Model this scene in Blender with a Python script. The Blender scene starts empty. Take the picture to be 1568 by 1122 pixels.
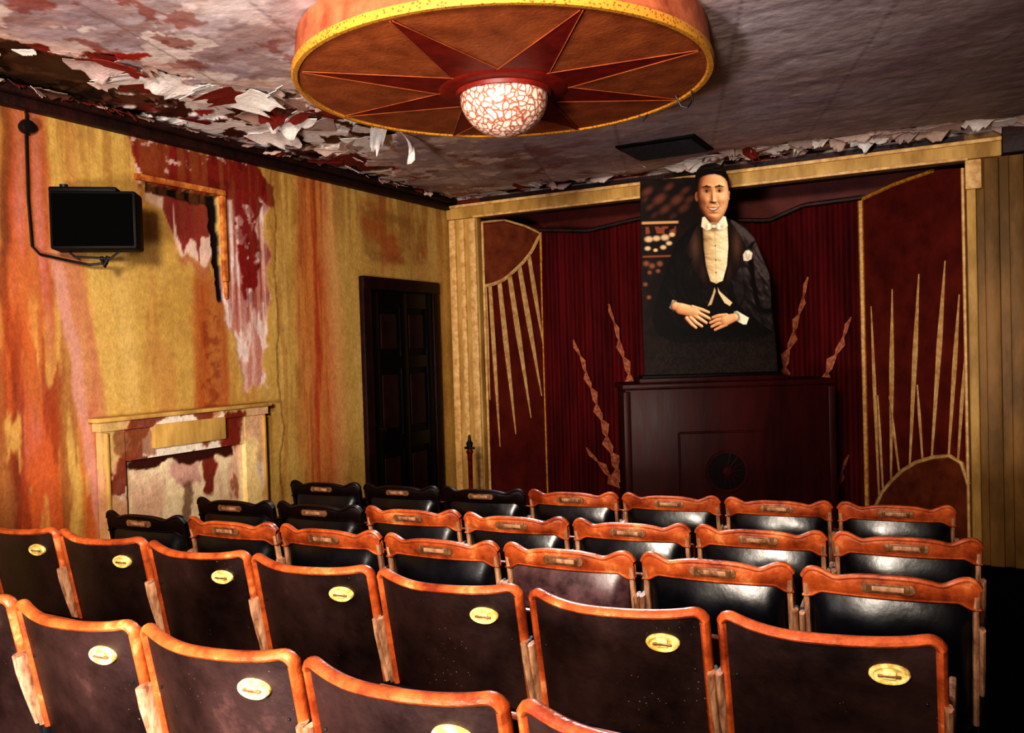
import bpy, bmesh, math, random
import numpy as np
from mathutils import Vector as V, Matrix
random.seed(7)
scene=bpy.context.scene
try:
    scene.view_settings.view_transform='Standard'
    scene.view_settings.look='High Contrast'
except Exception as e: print(e)

def lin(c):
    r=[]
    for v in c:
        v=v/255.; r.append(v/12.92 if v<=.04045 else ((v+.055)/1.055)**2.4)
    return r
def A3(c): return np.array(lin(c))

# ---------------------------------------------------------------- numpy noise
_T=[np.random.RandomState(i).rand(256,256) for i in range(12)]
def vn(x,y,s=0):
    x=np.asarray(x,float);y=np.asarray(y,float)
    xi=np.floor(x).astype(int);yi=np.floor(y).astype(int);fx=x-xi;fy=y-yi
    fx=fx*fx*(3-2*fx);fy=fy*fy*(3-2*fy);T=_T[s%12]
    a=T[xi&255,yi&255];b=T[(xi+1)&255,yi&255];c=T[xi&255,(yi+1)&255];d=T[(xi+1)&255,(yi+1)&255]
    return (a*(1-fx)+b*fx)*(1-fy)+(c*(1-fx)+d*fx)*fy
def fbm(x,y,s=0,o=5):
    t=0;a=.5;m=0
    for i in range(o):
        t=t+a*vn(x*2**i+i*7.3,y*2**i+i*3.1,s+i);m+=a;a*=.55
    return t/m
def sst(a,b,x): t=np.clip((x-a)/(b-a),0,1);return t*t*(3-2*t)
def sdp(px,py,poly):
    d=np.full(px.shape,1e9);s=np.ones(px.shape);n=len(poly);j=n-1
    for i in range(n):
        ax,ay=poly[i];bx,by=poly[j];ex,ey=bx-ax,by-ay;wx,wy=px-ax,py-ay
        t=np.clip((wx*ex+wy*ey)/(ex*ex+ey*ey+1e-12),0,1)
        d=np.minimum(d,(wx-ex*t)**2+(wy-ey*t)**2)
        c1=py>=ay;c2=py<by;c3=(ex*wy)>(ey*wx)
        f=(c1&c2&c3)|((~c1)&(~c2)&(~c3));s=np.where(f,-s,s);j=i
    return s*np.sqrt(d)
def pm(px,py,poly,soft): return 1-sst(-soft,soft,sdp(px,py,poly))
def band(v,a,b,s): return sst(a-s,a+s,v)*(1-sst(b-s,b+s,v))
def mix(C,m,col):
    m=np.clip(m,0,1)[:,None];return C*(1-m)+np.asarray(col)*m

# ---------------------------------------------------------------- materials
def new_mat(name):
    m=bpy.data.materials.new(name);m.use_nodes=True;nt=m.node_tree
    return m,nt,nt.nodes['Principled BSDF']
def mat(name,c1,c2=None,rough=.6,scale=8,bump=.15,bscale=40,metal=0,stretch=(1,1,1),coat=0,lo=.35,hi=.65,rvar=0,spec=.5,bdist=.01,c3=None,specks=None):
    m,nt,b=new_mat(name);N=nt.nodes;K=nt.links
    tc=N.new('ShaderNodeTexCoord');mp=N.new('ShaderNodeMapping');mp.inputs['Scale'].default_value=stretch
    oi=N.new('ShaderNodeObjectInfo');ad=N.new('ShaderNodeVectorMath');ad.operation='MULTIPLY_ADD'
    ad.inputs[1].default_value=(17,9,5)
    K.new(oi.outputs['Random'],ad.inputs[0]);K.new(tc.outputs['Object'],ad.inputs[2])
    K.new(ad.outputs[0],mp.inputs[0])
    no=N.new('ShaderNodeTexNoise');no.inputs['Scale'].default_value=scale;no.inputs['Detail'].default_value=8;no.inputs['Roughness'].default_value=.65
    K.new(mp.outputs[0],no.inputs['Vector'])
    cr=N.new('ShaderNodeValToRGB');cr.color_ramp.elements[0].position=lo;cr.color_ramp.elements[1].position=hi
    cr.color_ramp.elements[0].color=(*lin(c1),1);cr.color_ramp.elements[1].color=(*lin(c2 or c1),1)
    if c3:
        e=cr.color_ramp.elements.new(min(1,hi+.14));e.color=(*lin(c3),1)
    K.new(no.outputs['Fac'],cr.inputs[0]);col=cr.outputs[0]
    if specks:
        vo=N.new('ShaderNodeTexVoronoi');vo.inputs['Scale'].default_value=75;K.new(mp.outputs[0],vo.inputs['Vector'])
        n3=N.new('ShaderNodeTexNoise');n3.inputs['Scale'].default_value=5;K.new(mp.outputs[0],n3.inputs['Vector'])
        sb=N.new('ShaderNodeMath');sb.operation='MULTIPLY_ADD';sb.inputs[1].default_value=-.55;K.new(n3.outputs['Fac'],sb.inputs[0]);K.new(vo.outputs['Distance'],sb.inputs[2])
        lt=N.new('ShaderNodeMath');lt.operation='LESS_THAN';lt.inputs[1].default_value=-.265;K.new(sb.outputs[0],lt.inputs[0])
        mx=N.new('ShaderNodeMix');mx.data_type='RGBA';K.new(lt.outputs[0],mx.inputs[0]);K.new(col,mx.inputs[6]);mx.inputs[7].default_value=(*lin(specks),1);col=mx.outputs[2]
    K.new(col,b.inputs['Base Color'])
    b.inputs['Roughness'].default_value=rough;b.inputs['Metallic'].default_value=metal
    b.inputs['Coat Weight'].default_value=coat;b.inputs['Specular IOR Level'].default_value=spec
    if rvar:
        mr=N.new('ShaderNodeMapRange');mr.inputs['To Min'].default_value=max(0,rough-rvar);mr.inputs['To Max'].default_value=rough+rvar
        mr.inputs['From Min'].default_value=.3;mr.inputs['From Max'].default_value=.7
        K.new(no.outputs['Fac'],mr.inputs[0]);K.new(mr.outputs[0],b.inputs['Roughness'])
    if bump:
        n2=N.new('ShaderNodeTexNoise');n2.inputs['Scale'].default_value=bscale;n2.inputs['Detail'].default_value=6
        K.new(mp.outputs[0],n2.inputs['Vector'])
        bp=N.new('ShaderNodeBump');bp.inputs['Strength'].default_value=bump;bp.inputs['Distance'].default_value=bdist
        K.new(n2.outputs['Fac'],bp.inputs['Height']);K.new(bp.outputs[0],b.inputs['Normal'])
    return m
def vmat(name,rough=.7,bump=.3,bscale=60,var=.18,nscale=30,spec=.4):
    m,nt,b=new_mat(name);N=nt.nodes;K=nt.links
    at=N.new('ShaderNodeAttribute');at.attribute_name='Col'
    tc=N.new('ShaderNodeTexCoord')
    no=N.new('ShaderNodeTexNoise');no.inputs['Scale'].default_value=nscale;no.inputs['Detail'].default_value=8;no.inputs['Roughness'].default_value=.7
    K.new(tc.outputs['Object'],no.inputs['Vector'])
    mr=N.new('ShaderNodeMapRange');mr.inputs['From Min'].default_value=.3;mr.inputs['From Max'].default_value=.7
    mr.inputs['To Min'].default_value=1-var;mr.inputs['To Max'].default_value=1+var
    K.new(no.outputs['Fac'],mr.inputs[0])
    vm=N.new('ShaderNodeVectorMath');vm.operation='SCALE'
    K.new(at.outputs['Color'],vm.inputs[0]);K.new(mr.outputs[0],vm.inputs['Scale'])
    K.new(vm.outputs[0],b.inputs['Base Color'])
    b.inputs['Roughness'].default_value=rough;b.inputs['Specular IOR Level'].default_value=spec
    n2=N.new('ShaderNodeTexNoise');n2.inputs['Scale'].default_value=bscale;n2.inputs['Detail'].default_value=6
    K.new(tc.outputs['Object'],n2.inputs['Vector'])
    bp=N.new('ShaderNodeBump');bp.inputs['Strength'].default_value=bump;bp.inputs['Distance'].default_value=.01
    K.new(n2.outputs['Fac'],bp.inputs['Height']);K.new(bp.outputs[0],b.inputs['Normal'])
    return m

OCH=(194,160,90)
M={}
M['plaster']=vmat('peeling_plaster')
M['ceil']=vmat('ceiling_plaster',rough=.5,bump=.5,bscale=16,nscale=14)
M['print']=vmat('printed_board',rough=.5,bump=.02,var=.06,nscale=90,spec=.2)
M['wood']=mat('worn_orange_wood',(112,48,22),(172,88,42),rough=.42,scale=9,bump=.3,bscale=45,coat=.06,lo=.36,hi=.58,rvar=.12,c3=(212,150,98))
M['shadewood']=mat('wood_painted_shade',(14,6,5),(28,11,8),rough=.45,scale=10,bump=.2,spec=.3)  # darker copy of the chair wood, shade of the left seats painted in
M['armwood']=mat('worn_grey_brown_wood',(110,72,50),(196,154,122),rough=.5,scale=34,bump=.4,stretch=(1,1,.3))
M['back']=mat('scuffed_dark_plywood',(17,8,7),(48,27,23),rough=.46,scale=4.0,bump=.12,bscale=60,lo=.32,hi=.66,rvar=.14,c3=(86,56,48),specks=(120,100,90))
M['vinyl']=mat('black_vinyl',(7,7,12),(17,16,24),rough=.30,scale=9,bump=.14,bscale=6,bdist=.03,rvar=.05)
M['vinylb']=mat('brown_vinyl',(50,32,34),(104,76,80),rough=.36,scale=12,bump=.14,bscale=6,bdist=.03,rvar=.06)
M['brass']=mat('pale_worn_brass',(190,156,82),(236,216,144),rough=.45,scale=40,bump=.1,metal=.1,lo=.4,hi=.55)
M['dplate']=mat('tarnished_plate',(96,62,36),(150,112,82),rough=.4,scale=40,metal=.3)
M['iron']=mat('black_cast_iron',(8,7,7),(22,16,14),rough=.5,scale=20)
M['ochre']=mat('ochre_painted_trim',(160,124,64),(208,172,102),rough=.6,scale=6,bump=.2,stretch=(1,1,.3))
M['dochre']=mat('dull_ochre_panelling',(104,76,34),(150,112,56),rough=.6,scale=5,bump=.2,stretch=(1,1,.3))
M['cream']=mat('cream_paint',(190,144,90),(232,198,138),rough=.6,scale=18,bump=.2)
M['gold']=mat('gold_paint',(160,106,32),(218,168,68),rough=.45,scale=30,bump=.2)
M['cornice']=mat('dark_brown_cornice',(22,8,6),(56,20,14),rough=.6,scale=8,bump=.4)
M['recess']=mat('oxblood_panel_paint',(84,20,14),(112,36,24),rough=.6,scale=5,bump=.1)
M['curtain']=mat('maroon_velvet',(68,9,14),(104,19,25),rough=.8,scale=5,bump=.15,bscale=120,stretch=(1,1,.2),spec=.2)
M['applique']=mat('faded_gold_applique',(120,52,34),(190,120,78),rough=.7,scale=30,bump=.3)
M['cab']=mat('dark_mahogany',(38,5,5),(62,11,11),rough=.5,scale=4,bump=.05,stretch=(1,1,.2),rvar=.08,spec=.2)
M['black']=mat('black_plastic',(4,4,4),(8,8,8),rough=.6,scale=20,bump=.1,spec=.2)
M['grille']=mat('speaker_cloth',(2,2,2),(5,5,5),rough=.9,scale=300,bump=.6,bscale=400,spec=.1)
M['carpet']=mat('dark_carpet',(8,4,4),(20,9,8),rough=.95,scale=30,bump=.6,bscale=200,spec=.1)
M['shade']=mat('orange_parchment',(122,60,28),(172,98,52),rough=.6,scale=7,bump=.25,bscale=60,lo=.3,hi=.7)
M['ray']=mat('red_lacquer_rays',(98,18,12),(128,34,22),rough=.5,scale=12,bump=.1)
M['fan']=mat('brown_fan_panel',(104,48,28),(142,76,44),rough=.6,scale=6,bump=.1)
M['drum']=mat('orange_lacquer_drum',(140,68,40),(196,120,84),rough=.5,scale=6,bump=.2)
M['doorp']=mat('black_painted_door',(4,3,4),(10,7,8),rough=.4,scale=6,bump=.1,spec=.3)
M['doorf']=mat('dark_brown_door_frame',(28,9,8),(48,18,14),rough=.5,scale=8,bump=.2,spec=.3)
M['orframe']=mat('orange_moulding',(150,76,30),(214,144,76),rough=.5,scale=18,bump=.3)
M['redmetal']=mat('red_brass_post',(90,20,12),(150,60,30),rough=.3,scale=20,metal=.5)
M['rear']=mat('brown_rear_wall',(60,38,22),(94,60,32),rough=.8,scale=3)
def globe_mat():
    m,nt,b=new_mat('mottled_glass');N=nt.nodes;K=nt.links
    tc=N.new('ShaderNodeTexCoord');no=N.new('ShaderNodeTexNoise');no.inputs['Scale'].default_value=14
    K.new(tc.outputs['Object'],no.inputs['Vector'])
    mx=N.new('ShaderNodeMix');mx.data_type='VECTOR';mx.inputs['Factor'].default_value=.06
    K.new(tc.outputs['Object'],mx.inputs[4]);K.new(no.outputs['Color'],mx.inputs[5])
    vo=N.new('ShaderNodeTexVoronoi');vo.feature='DISTANCE_TO_EDGE';vo.inputs['Scale'].default_value=34
    K.new(mx.outputs[1],vo.inputs['Vector'])
    cr=N.new('ShaderNodeValToRGB');e=cr.color_ramp.elements
    e[0].position=.02;e[0].color=(*lin((150,84,64)),1);e[1].position=.22;e[1].color=(*lin((236,210,192)),1)
    K.new(vo.outputs['Distance'],cr.inputs[0]);K.new(cr.outputs[0],b.inputs['Base Color']);K.new(cr.outputs[0],b.inputs['Emission Color'])
    b.inputs['Emission Strength'].default_value=.05;b.inputs['Roughness'].default_value=.25
    return m
M['globe']=globe_mat()
def band_mat():
    m,nt,b=new_mat('gold_patterned_band');N=nt.nodes;K=nt.links
    tc=N.new('ShaderNodeTexCoord');vo=N.new('ShaderNodeTexVoronoi');vo.inputs['Scale'].default_value=70
    K.new(tc.outputs['Object'],vo.inputs['Vector'])
    cr=N.new('ShaderNodeValToRGB');e=cr.color_ramp.elements;e[0].position=.2;e[0].color=(*lin((150,84,34)),1);e[1].position=.42;e[1].color=(*lin((200,146,58)),1)
    K.new(vo.outputs['Distance'],cr.inputs[0]);K.new(cr.outputs[0],b.inputs['Base Color']);b.inputs['Roughness'].default_value=.5
    return m
M['bandm']=band_mat()

# ---------------------------------------------------------------- mesh builder
class MB:
    def __init__(s): s.v=[];s.f=[];s.m=[];s.mats=[]
    def mi(s,k):
        if k not in s.mats: s.mats.append(k)
        return s.mats.index(k)
    def add(s,vs,fs,k,T=None):
        o=len(s.v)
        for p in vs:
            p=V(p)
            if T is not None:p=T@p
            s.v.append(tuple(p))
        i=s.mi(k)
        for f in fs: s.f.append(tuple(o+a for a in f));s.m.append(i)
    def box(s,c,d,k,bev=0,T=None,rot=None):
        bm=bmesh.new();bmesh.ops.create_cube(bm,size=1)
        for v in bm.verts: v.co=V((v.co.x*d[0],v.co.y*d[1],v.co.z*d[2]))
        if bev: bmesh.ops.bevel(bm,geom=bm.edges[:],offset=min(bev,min(d)*.45),segments=2,affect='EDGES',profile=.5)
        bm.verts.index_update()
        R=Matrix.Translation(V(c))
        if rot: R=R@rot
        if T is not None:R=T@R
        s.add([v.co for v in bm.verts],[[v.index for v in f.verts] for f in bm.faces],k,R);bm.free()
    def box2(s,a,b,k,bev=0,T=None):
        s.box([(a[i]+b[i])/2 for i in range(3)],[abs(b[i]-a[i]) for i in range(3)],k,bev,T)
    def tube(s,pts,r,k,seg=8,ry=None,up=(0,1,0),caps=True,T=None):
        pts=[V(p) for p in pts];n=len(pts);vs=[];rr=r if isinstance(r,(list,tuple)) else [r]*n
        up=V(up)
        for i,p in enumerate(pts):
            t=(pts[min(i+1,n-1)]-pts[max(i-1,0)]).normalized()
            b=up-t*up.dot(t)
            if b.length<1e-4:b=V((1,0,0))-t*t.x
            b.normalize();a=t.cross(b)
            q=rr[i];qy=q if ry is None else ry*(q/rr[0])
            for j in range(seg):
                an=2*math.pi*j/seg;vs.append(p+a*(math.cos(an)*q)+b*(math.sin(an)*qy))
        fs=[(i*seg+j,i*seg+(j+1)%seg,(i+1)*seg+(j+1)%seg,(i+1)*seg+j) for i in range(n-1) for j in range(seg)]
        if caps: fs+=[tuple(reversed(range(seg))),tuple((n-1)*seg+j for j in range(seg))]
        s.add(vs,fs,k,T)
    def lathe(s,prof,k,seg=48,c=(0,0,0),T=None):
        n=len(prof);vs=[(c[0]+r*math.cos(2*math.pi*j/seg),c[1]+r*math.sin(2*math.pi*j/seg),c[2]+z) for r,z in prof for j in range(seg)]
        s.add(vs,[(i*seg+j,i*seg+(j+1)%seg,(i+1)*seg+(j+1)%seg,(i+1)*seg+j) for i in range(n-1) for j in range(seg)],k,T)
    def grid(s,fn,nu,nv,k,T=None,flip=False):
        vs=[fn(i/nu,j/nv) for i in range(nu+1) for j in range(nv+1)]
        fs=[(i*(nv+1)+j,(i+1)*(nv+1)+j,(i+1)*(nv+1)+j+1,i*(nv+1)+j+1) for i in range(nu) for j in range(nv)]
        if flip: fs=[tuple(reversed(f)) for f in fs]
        s.add(vs,fs,k,T)
    def prism(s,poly,fr,k,th,T=None):
        n=len(poly);vs=[fr(a,b,0) for a,b in poly]+[fr(a,b,th) for a,b in poly]
        fs=[tuple(range(n)),tuple(reversed(range(n,2*n)))]+[(i,i+n,(i+1)%n+n,(i+1)%n) for i in range(n)]
        s.add(vs,fs,k,T)
    def mesh(s,name,smooth=True,ang=38):
        me=bpy.data.meshes.new(name);me.from_pydata(s.v,[],s.f)
        for k in s.mats: me.materials.append(M[k])
        me.polygons.foreach_set('material_index',s.m)
        me.polygons.foreach_set('use_smooth',[smooth]*len(s.f));me.update()
        bm=bmesh.new();bm.from_mesh(me);bmesh.ops.recalc_face_normals(bm,faces=bm.faces[:]);bm.to_mesh(me);bm.free()
        if smooth: me.set_sharp_from_angle(angle=math.radians(ang))
        return me
    def obj(s,name,loc=(0,0,0),rz=0,**k):
        o=bpy.data.objects.new(name,s.mesh(name,**k));o.location=loc;o.rotation_euler=(0,0,rz)
        scene.collection.objects.link(o);return o

def paint_grid(name,us,vs,pos,paint,matk,keep=None,flip=False,parent=None,smooth=True):
    U,W=np.meshgrid(us,vs,indexing='ij');u=U.ravel();w=W.ravel()
    C,H=paint(u,w);P=pos(u,w,H);nu,nv=len(us),len(vs)
    I=np.arange(nu*nv).reshape(nu,nv)
    q=np.stack([I[:-1,:-1].ravel(),I[1:,:-1].ravel(),I[1:,1:].ravel(),I[:-1,1:].ravel()],1)
    if flip:q=q[:,::-1]
    if keep is not None:
        kp=keep(u,w);q=q[kp[q].all(1)]
    me=bpy.data.meshes.new(name)
    me.vertices.add(len(P));me.vertices.foreach_set('co',P.astype(np.float32).ravel())
    nf=len(q);me.loops.add(nf*4);me.loops.foreach_set('vertex_index',q.astype(np.int32).ravel())
    me.polygons.add(nf);me.polygons.foreach_set('loop_start',np.arange(0,nf*4,4,dtype=np.int32))
    me.update(calc_edges=True);me.validate()
    at=me.color_attributes.new('Col','FLOAT_COLOR','POINT')
    at.data.foreach_set('color',np.concatenate([np.clip(C,0,1),np.ones((len(C),1))],1).astype(np.float32).ravel())
    me.polygons.foreach_set('use_smooth',[smooth]*len(me.polygons))
    if keep is not None:
        bm=bmesh.new();bm.from_mesh(me);bmesh.ops.delete(bm,geom=[v for v in bm.verts if not v.link_faces],context='VERTS');bm.to_mesh(me);bm.free()
    me.materials.append(M[matk])
    o=bpy.data.objects.new(name,me);scene.collection.objects.link(o)
    if parent:o.parent=parent
    return o

# ---------------------------------------------------------------- camera
f=1290.;pit=math.atan(28/1290);ro=.03;yaw=math.radians(28.45)
fw0=V((-math.sin(yaw),math.cos(yaw),0));r0=V((math.cos(yaw),math.sin(yaw),0));u0=V((0,0,1))
fw=fw0*math.cos(pit)-u0*math.sin(pit);up=u0*math.cos(pit)+fw0*math.sin(pit)
R=r0*math.cos(ro)-up*math.sin(ro);U=up*math.cos(ro)+r0*math.sin(ro)
cd=bpy.data.cameras.new('camera');cam=bpy.data.objects.new('camera',cd);scene.collection.objects.link(cam)
cam.matrix_world=Matrix(((R.x,U.x,-fw.x,0),(R.y,U.y,-fw.y,0),(R.z,U.z,-fw.z,1.467),(0,0,0,1)))
cd.sensor_fit='HORIZONTAL';cd.sensor_width=36;cd.lens=36*1290/1568;cd.clip_start=.05
scene.camera=cam

ZC=2.84
# ---------------------------------------------------------------- left wall
och=A3(OCH)
DY0,DY1,DZ=5.33,6.27,2.0
def paint_left(Y,Z):
    n=fbm(Y*2,Z*2,0);st=fbm(Y*22,Z*1.2,3);fn=fbm(Y*14,Z*14,5);wy=Y+(fbm(Y*2.5,Z*1.3,2)-.5)*.14
    st2=fbm(Y*48,Z*2.2,9)
    C=np.tile(och,(len(Y),1))
    C=mix(C,.6*sst(.45,.75,n),A3((166,130,64)))
    C=mix(C,.5*sst(.5,.8,fbm(Y*5,Z*.7,6)),A3((210,180,118)))
    C=mix(C,.4*sst(.55,.7,fbm(Y*9,Z*1.0,10)),A3((166,104,62)))
    # far left streaks
    m=band(wy,2.50,2.73,.025)
    C=mix(C,m*(.5+.6*st),A3((162,68,38)))
    C=mix(C,band(wy,2.56,2.70,.03)*sst(.45,.62,st),A3((184,116,100)))
    C=mix(C,band(wy,1.8,2.52,.03)*(.3+.7*st)*.7,A3((140,78,38)))
    C=mix(C,band(wy,2.49,2.53,.012)*.7,A3((86,34,18)))
    lo=(1-sst(1.15,2.0,Z+(n-.5)*.6+(st-.5)*.8))*band(wy,1.9,2.95,.05)
    C=mix(C,lo*.9*sst(.40,.64,fbm(Y*10,Z*1.2,4)),A3((184,94,44)))
    C=mix(C,lo*.6*sst(.54,.64,fbm(Y*13,Z*1.5,8)),A3((128,48,26)))
    C=mix(C,lo*.7*sst(.55,.63,fbm(Y*11+4,Z*1.8,1)),A3((204,166,92)))
    # pink leaning stripe
    yc=2.80+(2.05-Z)*.15
    C=mix(C,(1-sst(.07,.11,np.abs(wy-yc)))*(1-sst(2.0,2.12,Z))*(.5+.5*st)*.95,A3((180,116,92)))
    C=mix(C,(1-sst(.02,.05,np.abs(wy-yc+.06)))*(1-sst(1.9,2.1,Z))*.7,A3((196,148,134)))
    # right orange streak
    C=mix(C,band(wy,4.58,4.92,.08)*(.4+.6*st),A3((192,100,50)))
    C=mix(C,band(wy,4.70,4.84,.04)*sst(.42,.6,st)*.75,A3((164,62,34)))
    C=mix(C,band(wy,4.58,4.68,.03)*sst(.45,.6,st2)*.5,A3((146,72,40)))
    C=mix(C,band(wy,4.86,5.05,.06)*.5,A3((214,156,108)))
    C=mix(C,band(wy,4.52,4.58,.02)*.6*sst(.4,.6,fbm(Y*9,Z*4,9)),A3((150,108,44)))
    C=mix(C,band(wy,4.28,4.5,.04)*sst(.5,.62,st2)*.5,A3((160,112,50)))
    C=mix(C,band(wy,5.55,5.75,.06)*sst(2.0,2.3,Z)*.7*st*1.3,A3((180,96,46)))
    m=pm(wy,Z+(n-.5)*.1,[(5.33,2.2),(5.33,2.68),(6.2,2.6),(6.2,2.2)],.05)
    C=mix(C,m*.5*sst(.35,.65,fn+.1),A3((150,108,54)))
    C=mix(C,m*sst(.5,.62,fbm(Y*4,Z*4,7))*.65,A3((168,84,42)))
    C=mix(C,m*(1-sst(.02,.07,np.abs(sdp(wy,Z,[(5.36,2.24),(5.36,2.6),(6.1,2.55),(6.1,2.24)]))))*.3*sst(.35,.6,fn),A3((110,76,36)))
    C=mix(C,(1-sst(.004,.012,np.abs(Y-4.36-(fbm(Z*3,Z*0,1)-.5)*.12)))*.7,A3((120,82,34)))
    H=(fn-.5)*.004
    # orange-brown streak above mantel
    C=mix(C,band(wy,3.66,3.92,.03)*(1-sst(1.9,2.1,Z))*(.6+.5*st),A3((166,90,42)))
    C=mix(C,band(wy,3.72,3.86,.03)*(1-sst(1.8,2.0,Z))*sst(.45,.6,fn)*.7,A3((130,58,30)))
    # pinkish white area
    wz=Z+(fbm(Y*14,Z*6,2)-.5)*.16;wy2=Y+(fbm(Y*6,Z*6,4)-.5)*.14
    m=pm(wy2,wz,[(3.9,2.55),(4.28,2.55),(4.30,1.9),(4.22,1.26),(4.05,1.24),(4.0,1.55),(3.87,1.82)],.012)
    C=mix(C,m,A3((208,170,156)));H=H-.004*m
    C=mix(C,m*sst(.45,.62,st)*.7,A3((176,110,94)));C=mix(C,m*sst(.55,.62,fbm(Y*12,Z*4,1))*.7,A3((232,218,210)))
    pinkm=m
    # red patch
    red=pm(wy2,wz,[(3.24,2.76),(4.2,2.76),(4.38,2.64),(4.34,2.50),(4.24,2.53),(4.20,1.95),(4.07,1.78),(3.98,2.49),(3.25,2.49)],.01)
    C=mix(C,red*.97,A3((120,16,18)));C=mix(C,red*sst(.62,.66,fbm(Y*8,Z*8,6)),A3((212,184,176)));C=mix(C,red*sst(.56,.68,fn)*.5,A3((70,10,10)));H=H+.003*red
    C=mix(C,pinkm*sst(.62,.66,vn(Y*40,Y*0+3,2))*sst(1.5,1.9,Z)*.6,A3((134,28,24)))
    # torn paint hanging below the moulding
    dz=2.46-.50*vn(Y*16,Y*0+1,5)*sst(3.3,3.75,Y)-.08
    m=band(Y,3.33,3.84,.01)*sst(0,.03,Z-dz)*(1-sst(2.48,2.49,Z))
    C=mix(C,m,A3((214,186,170)));m2=m*sst(.60,.64,vn(Y*34,Z*3,7));C=mix(C,m2*.95,A3((130,28,26)))
    C=mix(C,band(Y,3.55,3.84,.02)*sst(0,.02,Z-(dz-.12*st))*(1-sst(0,.02,Z-dz))*.6,A3((170,98,78)))
    m=np.maximum(pm(wy2*.3+Y*.7,wz*.4+Z*.6,[(3.33,2.44),(3.86,2.42),(3.86,2.49),(3.33,2.49)],.006),pm(Y+(fn-.5)*.05,Z,[(3.79,2.45),(3.87,2.5),(3.875,1.98),(3.9,1.82),(3.85,1.82),(3.82,2.0)],.006))
    C=mix(C,m,A3((14,5,4)));H=H-.02*m  # hollow below the moulding: its dark depth painted in, with slight inset
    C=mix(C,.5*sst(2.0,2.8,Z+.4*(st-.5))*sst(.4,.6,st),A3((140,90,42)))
    C=C*(.88+.24*fn)[:,None]
    return C,H
ys=np.concatenate([np.linspace(-1.6,1.9,60)[:-1],np.arange(1.9,5.2,.0105),np.linspace(5.2,6.66,110)])
wl=paint_grid('wall_left',ys,np.linspace(-.2,ZC,270),lambda u,w,h:np.stack([-4.2+h,u,w],1),paint_left,'plaster',keep=lambda u,w:~((u>DY0)&(u<DY1)&(w<DZ)))

mb=MB()
mb.box2((-4.21,-1.6,2.745),(-4.14,6.6,2.80),'cornice',.01);mb.box2((-4.21,-1.6,2.80),(-4.10,6.6,2.85),'cornice',.012)
mb.obj('trim_cornice_left')
mb=MB()
mb.box2((-4.205,3.26,2.50),(-4.18,3.93,2.538),'orframe',.006)
mb.box2((-4.205,3.885,1.95),(-4.18,3.925,2.50),'orframe',.006)
mb.box2((-4.205,3.90,1.84),(-4.185,3.92,1.95),'orframe',.006)
mb.obj('trim_broken_moulding')

# ---------------------------------------------------------------- fireplace surround
def paint_fire(Y,Z):
    n=fbm(Y*5,Z*5,1);fn=fbm(Y*18,Z*18,4);st=fbm(Y*20,Z*2,6)
    C=np.tile(A3((192,162,108)),(len(Y),1))
    C=mix(C,.8*sst(.4,.6,fbm(Y*7,Z*3,2)),A3((204,158,126)))
    C=mix(C,sst(.55,.6,fbm(Y*5+2,Z*4,7)),A3((224,212,194)))
    C=mix(C,sst(.6,.65,fbm(Y*6,Z*5,3))*.95,A3((126,56,34)))
    wy=Y+(n-.5)*.2;wz=Z+(fbm(Y*12,Z*8,5)-.5)*.12
    C=mix(C,band(wy,3.80,3.98,.01)*band(wz,.85,1.1,.01),A3((122,44,26)))
    C=mix(C,band(wy,3.06,3.26,.01)*band(wz,.93,1.08,.01)*.8,A3((130,76,44)))
    C=mix(C,band(wy,3.98,4.3,.03)*.6*st*1.4,A3((208,172,142)))
    C=mix(C,band(wy,3.97,4.1,.02)*(1-sst(.85,1.0,Z)),A3((236,210,152)))
    C=C*(.85+.3*fn)[:,None]
    return C,(fn-.5)*.004
def paint_fin(Y,Z):
    fn=fbm(Y*18,Z*18,4);wy=Y+(fbm(Y*5,Z*5,1)-.5)*.2;wz=Z+(fbm(Y*7,Z*7,8)-.5)*.16
    C=np.tile(A3((228,208,172)),(len(Y),1))
    C=mix(C,.8*sst(.45,.6,fbm(Y*7,Z*2,9)),A3((210,170,146)))
    C=mix(C,.85*sst(.57,.61,fbm(Y*9+9,Z*3+3,2)),A3((156,94,72)))
    C=mix(C,band(wy,3.45,3.61,.012)*sst(.68,.7,wz),A3((200,160,144)))
    C=mix(C,band(wy,3.63,3.75,.012)*sst(.62,.66,wz),A3((130,54,38)))
    C=mix(C,pm(wy,wz,[(3.1,.86),(3.9,.84),(3.9,1.0),(3.1,1.0)],.01),A3((66,24,14)))
    C=mix(C,band(wy,3.47,3.53,.012)*(1-sst(.7,.75,wz))*.8,A3((104,64,42)))
    return C*(.85+.3*fn)[:,None],(fn-.5)*.004
fp=bpy.data.objects.new('fireplace_surround',None);scene.collection.objects.link(fp)
def pbox(name,x0,x1,y0,y1,z0,z1,paint):
    us=np.arange(y0,y1+.004,.008);us[-1]=y1;ws=np.arange(z0,z1+.004,.008);ws[-1]=z1
    us=np.concatenate([[y0,y0],us,[y1,y1]]);ws=np.concatenate([[z0,z0],ws,[z1,z1]])
    nu,nw=len(us),len(ws)
    def pos(u,w,h):
        i=np.repeat(np.arange(nu),nw);j=np.tile(np.arange(nw),nu)
        e=(i==0)|(i==nu-1)|(j==0)|(j==nw-1)
        return np.stack([np.where(e,x0,x1+h*(~e)),u,w],1)
    return paint_grid(name,us,ws,pos,paint,'plaster',parent=fp,smooth=False)
X0=-4.195
pbox('pilaster_near',X0,-4.145,2.95,3.09,-.12,1.08,paint_fire)
pbox('pilaster_far',X0,-4.145,3.98,4.16,-.12,1.08,paint_fire)
pbox('frieze',X0,-4.15,3.09,3.98,.90,1.08,paint_fire)
pbox('opening_panel',X0,-4.18,3.09,3.98,-.12,.90,paint_fin)
pbox('upper_moulding',X0,-4.125,2.93,4.17,1.08,1.13,paint_fire)
mb=MB()
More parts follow.
